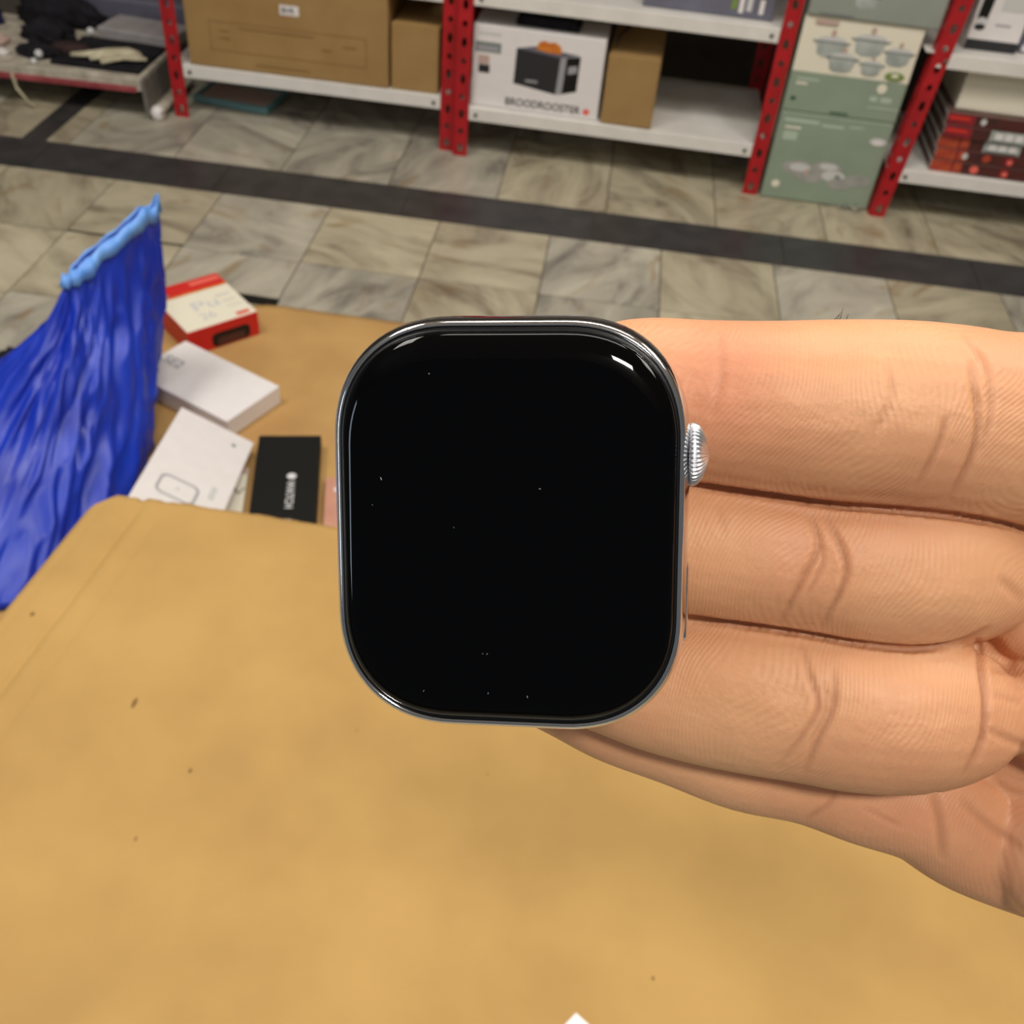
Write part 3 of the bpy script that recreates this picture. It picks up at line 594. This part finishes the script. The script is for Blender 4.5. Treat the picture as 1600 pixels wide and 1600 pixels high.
# ---------------------------------------------------------------- big cardboard box in the foreground
def build_big():
    root = empty('large_cardboard_box', (-0.6, 0.12, 0)); root['label'] = 'large tan cardboard box filling the foreground under the watch'; root['category'] = 'cardboard box'
    ox, oy = -0.6, 0.12; TZ = 0.35
    bm = bmesh.new(); abox(bm, -0.012, 1.65, 0.0, 0.832, 0.001, TZ - 0.012); link('box_body', bm, 'cardboard', root, bevel=0.004)
    bm = bmesh.new(); NX, NY = 220, 120; gg = []
    def left(y): return -0.611 - 0.105 * (0.93 - y) if y < 0.93 else -0.611
    def far(x): return 0.962 + 0.0035 * noise.noise(Vector((x * 30, 2, 0))) + 0.0016 * noise.noise(Vector((x * 120, 5, 0)))
    for j in range(NY + 1):
        row = []
        for i in range(NX + 1):
            y = 0.12 + (0.842) * j / NY
            s_ = i / NX; s_ = s_ ** 1.35
            x0 = left(y) + (0.03 * max(0, (y - 0.925) / 0.037) ** 1.4 if y > 0.925 else 0)
            x = x0 + (1.05 - x0) * s_
            yy = y if j < NY - 4 else y + (far(x) - 0.962) * (j - NY + 4) / 4
            z = TZ + 0.0035 * noise.noise(Vector((x * 3.2, y * 3.2, 0))) + 0.0012 * noise.noise(Vector((x * 11, y * 11, 4)))
            lx = x - left(y)
            z -= 0.0044 * math.exp(-((lx - 0.066) / 0.0035) ** 2) + 0.002 * math.exp(-((lx - 0.098) / 0.005) ** 2) - 0.0014 * math.exp(-((lx - 0.080) / 0.008) ** 2)
            z -= 0.0012 * math.exp(-((lx - 0.018) / 0.006) ** 2)
            z -= 0.006 * max(0, 1 - lx / 0.012) ** 2
            row.append(bm.verts.new((x - ox, yy - oy, z)))
        gg.append(row)
    for j in range(NY):
        for i in range(NX): bm.faces.new((gg[j][i], gg[j][i + 1], gg[j + 1][i + 1], gg[j + 1][i]))
    o = link('top_panel', bm, 'cardboard', root, smooth=True)
    s = o.modifiers.new('board', 'SOLIDIFY'); s.thickness = 0.005; s.offset = -1
    for (x, y, r, el) in ((-0.593, 0.744, 0.0045, 1.4), (-0.428, 0.643, 0.0045, 2.6), (-0.339, 0.571, 0.003, 1.8), (-0.364, 0.487, 0.002, 2.5), (0.152, 0.429, 0.0022, 1.6), (-0.03, 0.62, 0.0016, 1.2), (-0.18, 0.65, 0.0015, 1.5)):
        bm = bmesh.new(); z = TZ + 0.0035 * noise.noise(Vector((x * 3.2, y * 3.2, 0))) + 0.0012 * noise.noise(Vector((x * 11, y * 11, 4)))
        c = bm.verts.new((x - ox, y - oy, z + 0.0007)); ring = []
        for k in range(14):
            t = 2 * PI * k / 14; rr = r * (0.65 + 0.6 * abs(noise.noise(Vector((x * 90, math.cos(t) * 2, math.sin(t) * 2)))))
            ring.append(bm.verts.new((x - ox + rr * math.cos(t) * 0.7, y - oy + rr * math.sin(t) * el * 0.7, z + 0.0003)))
        for k in range(14): bm.faces.new((c, ring[k], ring[(k + 1) % 14]))
        link('stain', bm, 'stain', root, smooth=True)
build_big()
bm = bmesh.new(); v = [bm.verts.new(p) for p in ((0, 0, 0), (0.045, -0.03, 0), (0.01, -0.075, 0), (-0.035, -0.045, 0))]
bm.faces.new(v); o = link('paper_scrap', bm, 'white_card'); o.location = (0.083, 0.386, 0.354); tag(o, 'corner of a white paper scrap at the bottom edge', 'paper')
s = o.modifiers.new('t', 'SOLIDIFY'); s.thickness = 0.0006

# ---------------------------------------------------------------- smartwatch
CAMM = Matrix.Translation(CAM_LOC) @ CAM_ROT.to_4x4()
WROT = Matrix.Rotation(math.radians(8.19), 4, 'X') @ Matrix.Rotation(math.radians(-7.0), 4, 'Y')
WM = CAMM @ Matrix.Translation((-0.00065, -0.0020, -0.1105)) @ WROT
watch = empty('smartwatch'); watch.matrix_world = WM
tag(watch, 'square smartwatch with a black screen and polished steel case held in the hand', 'smartwatch')
def rr_ring(hx, hy, r, n=18, power=2.25):
    out = []
    for qx, qy, a in ((1, 1, 0), (-1, 1, PI / 2), (-1, -1, PI), (1, -1, 1.5 * PI)):
        for k in range(n + 1):
            t = a + PI / 2 * k / n; c_, s_ = math.cos(t), math.sin(t)
            c2 = math.copysign(abs(c_) ** (2 / power), c_); s2 = math.copysign(abs(s_) ** (2 / power), s_)
            out.append((qx * (hx - r) + r * c2, qy * (hy - r) + r * s2))
    return out
def lathe_rr(name, prof, m, parent, hx=19.6, hy=23.0, r=13.6, cap0=True, cap1=True):
    bm = bmesh.new(); rings = []
    for ins, z in prof:
        rings.append([bm.verts.new((x * 0.001, y * 0.001, z * 0.001)) for x, y in rr_ring(hx - ins, hy - ins, max(r - ins, 0.5))])
    n = len(rings[0])
    for a, b in zip(rings, rings[1:]):
        for k in range(n): bm.faces.new((a[k], a[(k + 1) % n], b[(k + 1) % n], b[k]))
    if cap0: bm.faces.new(rings[0][::-1])
    if cap1: bm.faces.new(rings[-1])
    return link(name, bm, m, parent, smooth=True)
# glass dome: flat centre, curved shoulder
gp = [(1.25, -1.2), (1.25, -0.75)]
for k in range(0, 15):
    t = PI / 2 * k / 14
    gp.append((1.3 + 3.6 * (1 - math.cos(t)), -0.7 + 1.6 * math.sin(t) ** 0.9))
gp += [(5.6, 0.93), (7.0, 0.95)]
lathe_rr('display_glass', gp, 'glass', watch, hx=19.4, hy=22.5, r=13.3)
lathe_rr('gasket', [(1.0, -1.6), (1.0, -0.85), (1.5, -0.75), (2.2, -1.4)], 'gasket', watch, hx=19.4, hy=22.5, r=13.3, cap0=False, cap1=False)
cp = [(2.6, -1.6), (1.5, -1.1), (1.22, -0.80), (1.12, -0.76)]
for k in range(1, 17):
    t = PI / 2 * k / 16; cp.append((1.12 * (1 - math.sin(t)), -0.76 - 3.3 * (1 - math.cos(t))))
cp += [(0.0, -5.6)]
for k in range(1, 13):
    t = PI / 2 * k / 12; cp.append((2.6 * (1 - math.cos(t)), -5.6 - 4.0 * math.sin(t)))
cp += [(5.0, -9.8)]
lathe_rr('case', cp, 'chrome', watch, cap0=False)
bm = bmesh.new(); tube(bm, [(0, 0, -0.0096), (0, 0, -0.0105), (0, 0, -0.0112)], [0.0125, 0.012, 0.008], 48, up=Vector((0, 1, 0))); link('back_crystal', bm, 'ceramic', watch, smooth=True)
# band slots top and bottom
for s_ in (1, -1):
    bm = bmesh.new(); tube(bm, [(-0.0072, s_ * 0.02262, -0.0052), (-0.0066, s_ * 0.02262, -0.0052), (0.0066, s_ * 0.02262, -0.0052), (0.0072, s_ * 0.02262, -0.0052)], [0.0003, 0.0004, 0.0004, 0.0003], 12, ry=[0.0008, 0.0016, 0.0016, 0.0008])
    link('band_slot', bm, 'steel_dark', watch, smooth=True)
# crown: knurled barrel
bm = bmesh.new(); NK = 40; prof = [(0.0, 2.0), (0.1, 2.7), (0.3, 3.05)] + [(0.4 + 2.0 * k / 16, 3.25 * (1 - (0.97 * k / 16) ** 2.6)) for k in range(17)]
rings = []
for x, r in prof:
    ring = []
    for k in range(NK * 6):
        t = 2 * PI * k / (NK * 6); ridge = 0.19 * max(-0.7, math.cos(NK * t)) * min(1, (r - 0.4) / 1.2) if x > 0.05 else 0
        rr = r + ridge
        ring.append(bm.verts.new(((19.3 + x) * 0.001, (8.1 + rr * math.cos(t)) * 0.001, (-4.1 + rr * math.sin(t)) * 0.001)))
    rings.append(ring)
n = len(rings[0])
for a, b in zip(rings, rings[1:]):
    for k in range(n): bm.faces.new((a[k], a[(k + 1) % n], b[(k + 1) % n], b[k]))
bm.faces.new(rings[0][::-1]); bm.faces.new(rings[-1]); link('crown', bm, 'crown_steel', watch, smooth=True)
bm = bmesh.new(); tube(bm, [(0.0186, 0.0081, -0.0041), (0.0196, 0.0081, -0.0041)], 0.0024, 32); link('crown_stem', bm, 'steel_dark', watch, smooth=True)
bm = bmesh.new(); tube(bm, [(0.01945, -0.0125, -0.0042), (0.01945, -0.0119, -0.0042), (0.01945, -0.0043, -0.0042), (0.01945, -0.0036, -0.0042)], [0.0002, 0.0004, 0.0004, 0.0002], 16, up=Vector((0, 0, 1)), ry=[0.0008, 0.0014, 0.0014, 0.0008])
link('side_button', bm, 'chrome', watch, smooth=True)
# dust specks on the screen
bm = bmesh.new()
for (u, v, s_) in ((608, 738, 2.2), (847, 750, 1.5), (683, 582, 1.2), (768, 1003, 1.4), (761, 1003, 1.0), (669, 1065, 1.3), (769, 1065, 1.3), (829, 1068, 1.6), (718, 810, 0.8), (594, 778, 0.9)):
    x = (u - 795) / 13.9 * 0.001; y = -(v - 815) / 13.9 * 0.001; q = s_ * 0.00007; a = random.uniform(0, PI)
    tube(bm, [(x - q * math.cos(a), y - q * math.sin(a), 0.00097), (x, y + q * 0.4, 0.00099), (x + q * math.cos(a), y + q * math.sin(a), 0.00097)], q * 0.28, 5)
o = link('dust', bm, 'dust', watch); o['kind'] = 'stuff'; o['label'] = 'tiny dust specks on the screen'

# ---------------------------------------------------------------- hand
def build_hand():
    S = 0.001
    def P(u, v, d): return Vector(((u - 800) * d / 1600, -(v - 800) * d / 1600, -d))
    bm = bmesh.new()
    def spl(st, n=6):
        out = []
        for i in range(len(st) - 1):
            p0 = st[max(i - 1, 0)]; p1 = st[i]; p2 = st[i + 1]; p3 = st[min(i + 2, len(st) - 1)]
            for k in range(n):
                t = k / n
                out.append([0.5 * (2 * b + (c - a) * t + (2 * a - 5 * b + 4 * c - d) * t * t + (-a + 3 * b - 3 * c + d) * t ** 3) for a, b, c, d in zip(p0, p1, p2, p3)])
        out.append(list(st[-1])); return out
    def finger(st, power=2.25, n=28, tipround=True):
        # st: (u, v_top, v_bottom, depth, half_depth)
        st = spl(st)
        pts, ra, rb = [], [], []
        for u, v0, v1, d, hd in st:
            pts.append(P(u, (v0 + v1) / 2, d)); ra.append((v1 - v0) / 2 * d / 1600); rb.append(hd)
        if tipround:
            p0, p1 = pts[0], pts[1]; dirv = (p0 - p1).normalized(); r0a, r0b = ra[0], rb[0]
            ex, ea, eb = [], [], []
            for k in range(1, 8):
                t = PI / 2 * k / 7.4; ex.append(p0 + dirv * r0a * 0.95 * math.sin(t)); ea.append(r0a * math.cos(t)); eb.append(r0b * math.cos(t))
            pts = ex[::-1] + pts; ra = ea[::-1] + ra; rb = eb[::-1] + rb
        rings = tube(bm, pts, ra, n, up=Vector((0, 0, 1)), ry=rb, power=power)
    # index, middle, ring, little finger
    finger([(870, 535, 730, 131.5, 8.2), (985, 501, 756, 130, 9.8), (1100, 503, 764, 128.5, 10.2), (1200, 504, 780, 127, 10.6), (1300, 502, 792, 126, 10.8), (1400, 503, 800, 125.5, 11.0), (1480, 510, 809, 125.5, 10.8), (1540, 519, 818, 126, 10.8), (1620, 524, 832, 128, 11), (1750, 540, 860, 133, 12), (1950, 600, 880, 142, 13)])
    finger([(880, 790, 930, 134, 7.6), (1000, 752, 955, 133, 8.6), (1080, 742, 967, 132, 8.8), (1180, 752, 979, 130.5, 8.9), (1260, 758, 991, 129.5, 8.8), (1340, 762, 1006, 128.5, 9.2), (1430, 768, 1013, 128.5, 9.4), (1490, 782, 1006, 130.5, 9.2), (1545, 800, 985, 136, 8.6), (1640, 800, 975, 144, 8)])
    finger([(880, 1000, 1122, 138.5, 7.2), (980, 960, 1160, 137.5, 8.6), (1080, 948, 1188, 135.5, 9.0), (1180, 955, 1208, 133, 9.3), (1260, 966, 1221, 131.5, 9.2), (1340, 975, 1235, 130.5, 9.7), (1420, 982, 1237, 130.5, 9.9), (1475, 1000, 1222, 132, 9.4), (1520, 1030, 1185, 136.5, 8.2), (1600, 1050, 1160, 145, 7)])
    finger([(790, 1010, 1108, 149, 6.0), (880, 1020, 1150, 148, 6.6), (960, 1035, 1190, 147, 7.2), (1060, 1058, 1226, 146, 7.6), (1160, 1090, 1264, 144.5, 7.8), (1260, 1110, 1285, 143.5, 7.5), (1350, 1130, 1317, 142.5, 8.0), (1440, 1150, 1346, 142.5, 8.2), (1520, 1190, 1395, 145, 8), (1640, 1230, 1440, 150, 8)])
    # palm, wrist, forearm
    def slab(st, power=2.8): finger(st, power=power, n=44, tipround=True)
    slab([(1580, 880, 1340, 143, 9), (1610, 780, 1420, 142, 12), (1680, 660, 1500, 142, 14.5), (1800, 600, 1580, 144, 16.5), (1950, 600, 1660, 147, 18), (2150, 680, 1720, 150, 19.5), (2350, 860, 1700, 153, 19), (2550, 1010, 1720, 155, 19.5), (2900, 1110, 1860, 158, 24), (3400, 1200, 2080, 160, 30), (4000, 1300, 2300, 162, 34)])
    # pads where the fingers meet the palm
    finger([(1574, 930, 1015, 136, 6), (1612, 870, 1055, 134.5, 9), (1700, 840, 1090, 136, 11), (1780, 870, 1080, 140, 9)])
    finger([(1576, 1050, 1140, 136, 6), (1612, 1005, 1190, 134.5, 9), (1700, 1000, 1230, 136, 11), (1780, 1030, 1230, 140, 9)])
    finger([(1560, 1210, 1360, 143, 5), (1620, 1190, 1420, 141, 9), (1720, 1200, 1480, 142, 11), (1850, 1240, 1500, 145, 9)])
    finger([(1600, 560, 800, 136, 8), (1700, 540, 870, 137, 11), (1850, 560, 920, 141, 13)])
    # thenar mound and thumb (beyond the right edge of the frame, folded up and back)
    st = [Vector((112, 74, -152)), Vector((110, 62, -150)), Vector((107, 46, -147)), Vector((106, 30, -144)), Vector((108, 12, -142)), Vector((114, -8, -143)), Vector((126, -30, -146))]
    tube(bm, st, [6.5, 9.2, 10.2, 10.2, 13, 16, 17], 28, up=Vector((0, 0, 1)), ry=[5, 8, 9, 9.5, 11, 12, 12])
    me = bpy.data.meshes.new('hand_cage'); bmesh.ops.recalc_face_normals(bm, faces=bm.faces); bm.to_mesh(me); bm.free()
    tmp = bpy.data.objects.new('tmp', me); COL.objects.link(tmp)
    r = tmp.modifiers.new('r', 'REMESH'); r.mode = 'VOXEL'; r.voxel_size = 0.38; r.use_smooth_shade = True
    s = tmp.modifiers.new('s', 'SMOOTH'); s.factor = 0.6; s.iterations = 14
    dg = bpy.context.evaluated_depsgraph_get(); dg.update()
    me2 = bpy.data.meshes.new_from_object(tmp.evaluated_get(dg)); bpy.data.objects.remove(tmp)
    # creases
    CR = [  # (points, width mm, depth mm); first the clefts between neighbouring fingers
        ([(1040, 749), (1075, 757), (1200, 775), (1300, 789), (1400, 797), (1500, 808), (1600, 828), (1760, 880)], 0.36, 0.9),
        ([(1030, 959), (1075, 966), (1180, 980), (1260, 992), (1340, 1006), (1430, 1014), (1500, 1004), (1550, 978)], 0.34, 0.8),
        ([(1524, 985), (1533, 1040), (1540, 1100), (1533, 1160), (1500, 1218)], 0.4, 0.5),
        ([(1478, 650), (1466, 694), (1430, 765)], 0.35, 0.30), ([(1514, 560), (1527, 647), (1518, 710), (1480, 785)], 0.4, 0.40), ([(1500, 515), (1540, 575), (1548, 647), (1528, 715)], 0.35, 0.26),
        ([(1382, 570), (1394, 620), (1356, 695)], 0.4, 0.14), ([(1122, 515), (1128, 577), (1112, 660)], 0.5, 0.14),
        ([(1262, 800), (1279, 850), (1255, 905), (1215, 978)], 0.38, 0.36), ([(1285, 800), (1319, 870), (1316, 920), (1278, 985)], 0.4, 0.38), ([(1278, 840), (1285, 880), (1258, 935)], 0.3, 0.22), ([(1262, 880), (1245, 915), (1230, 950)], 0.3, 0.18),
        ([(1120, 780), (1132, 840)], 0.5, 0.08),
        ([(1250, 1000), (1266, 1060), (1278, 1105), (1253, 1150), (1212, 1202)], 0.38, 0.30), ([(1302, 1040), (1303, 1090), (1294, 1124), (1272, 1170), (1255, 1215)], 0.4, 0.34), ([(1288, 1060), (1290, 1110), (1262, 1165)], 0.3, 0.22),
        ([(1310, 1235), (1290, 1262), (1255, 1282)], 0.4, 0.22), ([(1345, 1262), (1380, 1278), (1410, 1292)], 0.35, 0.12),
        ([(1459, 1235), (1469, 1288), (1473, 1345)], 0.6, 0.35),
        ([(1545, 1045), (1600, 1052)], 0.5, 0.2), ([(1548, 1085), (1600, 1100)], 0.4, 0.12), ([(1540, 1140), (1600, 1165), (1700, 1190)], 0.5, 0.2), ([(1500, 1245), (1545, 1290), (1600, 1330)], 0.6, 0.25), ([(1560, 900), (1600, 940)], 0.6, 0.2),
        ([(1530, 1215), (1580, 1238), (1640, 1250)], 0.5, 0.16)]
    import numpy as np
    nv = len(me2.vertices); co = np.empty(nv * 3); me2.vertices.foreach_get('co', co); co = co.reshape(-1, 3)
    nn = np.empty(nv * 3); me2.vertices.foreach_get('normal', nn); nn = nn.reshape(-1, 3)
    d = np.maximum(-co[:, 2], 1); u = 800 + co[:, 0] * 1600 / d; v = 800 - co[:, 1] * 1600 / d
    ok = (u > 820) & (u < 1760) & (nn[:, 2] > 0.05)
    I = np.nonzero(ok)[0]; U, V, D = u[I], v[I], d[I]
    G = np.zeros(len(I)); Bu = np.zeros(len(I))
    for pts, wd, dp in CR:
        pts = [list(p) for p in pts]; pl = spl(pts, 6) if len(pts) > 2 else pts
        best = np.full(len(I), 1e9); tb = np.zeros(len(I)); n_ = len(pl) - 1
        for i in range(n_):
            a, b = pl[i], pl[i + 1]; ax, ay = b[0] - a[0], b[1] - a[1]; L2 = ax * ax + ay * ay + 1e-9
            tt = np.clip(((U - a[0]) * ax + (V - a[1]) * ay) / L2, 0, 1)
            dist = np.hypot(U - a[0] - ax * tt, V - a[1] - ay * tt) * D / 1600
            m_ = dist < best; best[m_] = dist[m_]; tb[m_] = ((i + tt) / n_)[m_]
        fade = np.clip(np.minimum(tb, 1 - tb) * 4, 0, 1) ** 0.8 * dp
        G = np.maximum(G, np.exp(-(best / wd) ** 2) * fade); Bu = np.maximum(Bu, np.exp(-((best - 2.0 * wd) / (1.2 * wd)) ** 2) * fade * 0.2)
    disp = np.where(G > Bu, G, -Bu * 0 + (G - Bu))
    co[I] -= nn[I] * (G - Bu * (G < 0.05 * 1))[:, None]
    dark = np.zeros(nv); dark[I] = np.clip(G * 1.1, 0, 0.6)  # shade in finger clefts and creases, painted into the skin colour
    red = 0.75 * np.exp(-((u - 1120) / 110) ** 2 - ((v - 610) / 130) ** 2) + 0.35 * np.exp(-((u - 1230) / 90) ** 2 - ((v - 880) / 70) ** 2)
    red += 0.35 * np.exp(-((u - 1400) / 130) ** 2 - ((v - 1275) / 50) ** 2) + 0.25 * np.exp(-((u - 1490) / 60) ** 2 - ((v - 760) / 60) ** 2)
    tones = np.clip(red, 0, 1) * 0.5
    me2.vertices.foreach_set('co', co.ravel())
    me2.update()
    at = me2.color_attributes.new('tone', 'FLOAT_COLOR', 'POINT')
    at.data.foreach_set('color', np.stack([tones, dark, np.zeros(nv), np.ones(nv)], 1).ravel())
    org = Vector((95, -35, -148))
    me2.transform(Matrix.Translation(-org)); me2.transform(Matrix.Diagonal((S, S, S, 1)))
    me2.materials.clear()
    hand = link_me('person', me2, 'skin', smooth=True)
    hand.matrix_world = CAMM @ Matrix.Translation(org * S)
    tag(hand, 'bare hand with its fingers pointing left, holding the smartwatch', 'person')
    bm = bmesh.new()
    for (u, v, d, l, a) in ((1292, 503, 128, 22, 0.6), (1300, 503, 128, 20, 0.9), (1308, 503, 128.5, 24, 1.25), (1316, 503, 128, 16, 1.0), (1286, 503, 128, 14, 0.35), (1598, 525, 129, 12, 1.3)):
        p = P(u, v + 4, d); q = Vector((math.cos(a), math.sin(a), 0.2)) * l * 0.08
        pts = [(p - org) * S, (p + q * 0.5 + Vector((0.1, 0, 0)) - org) * S, (p + q + Vector((0.0, 0.2, 0)) - org) * S]
        tube(bm, pts, [0.00005, 0.000045, 0.00002], 6)
    h = link('finger_hair', bm, 'hair', hand); h['label'] = 'a few short dark hairs on the index finger'
build_hand()
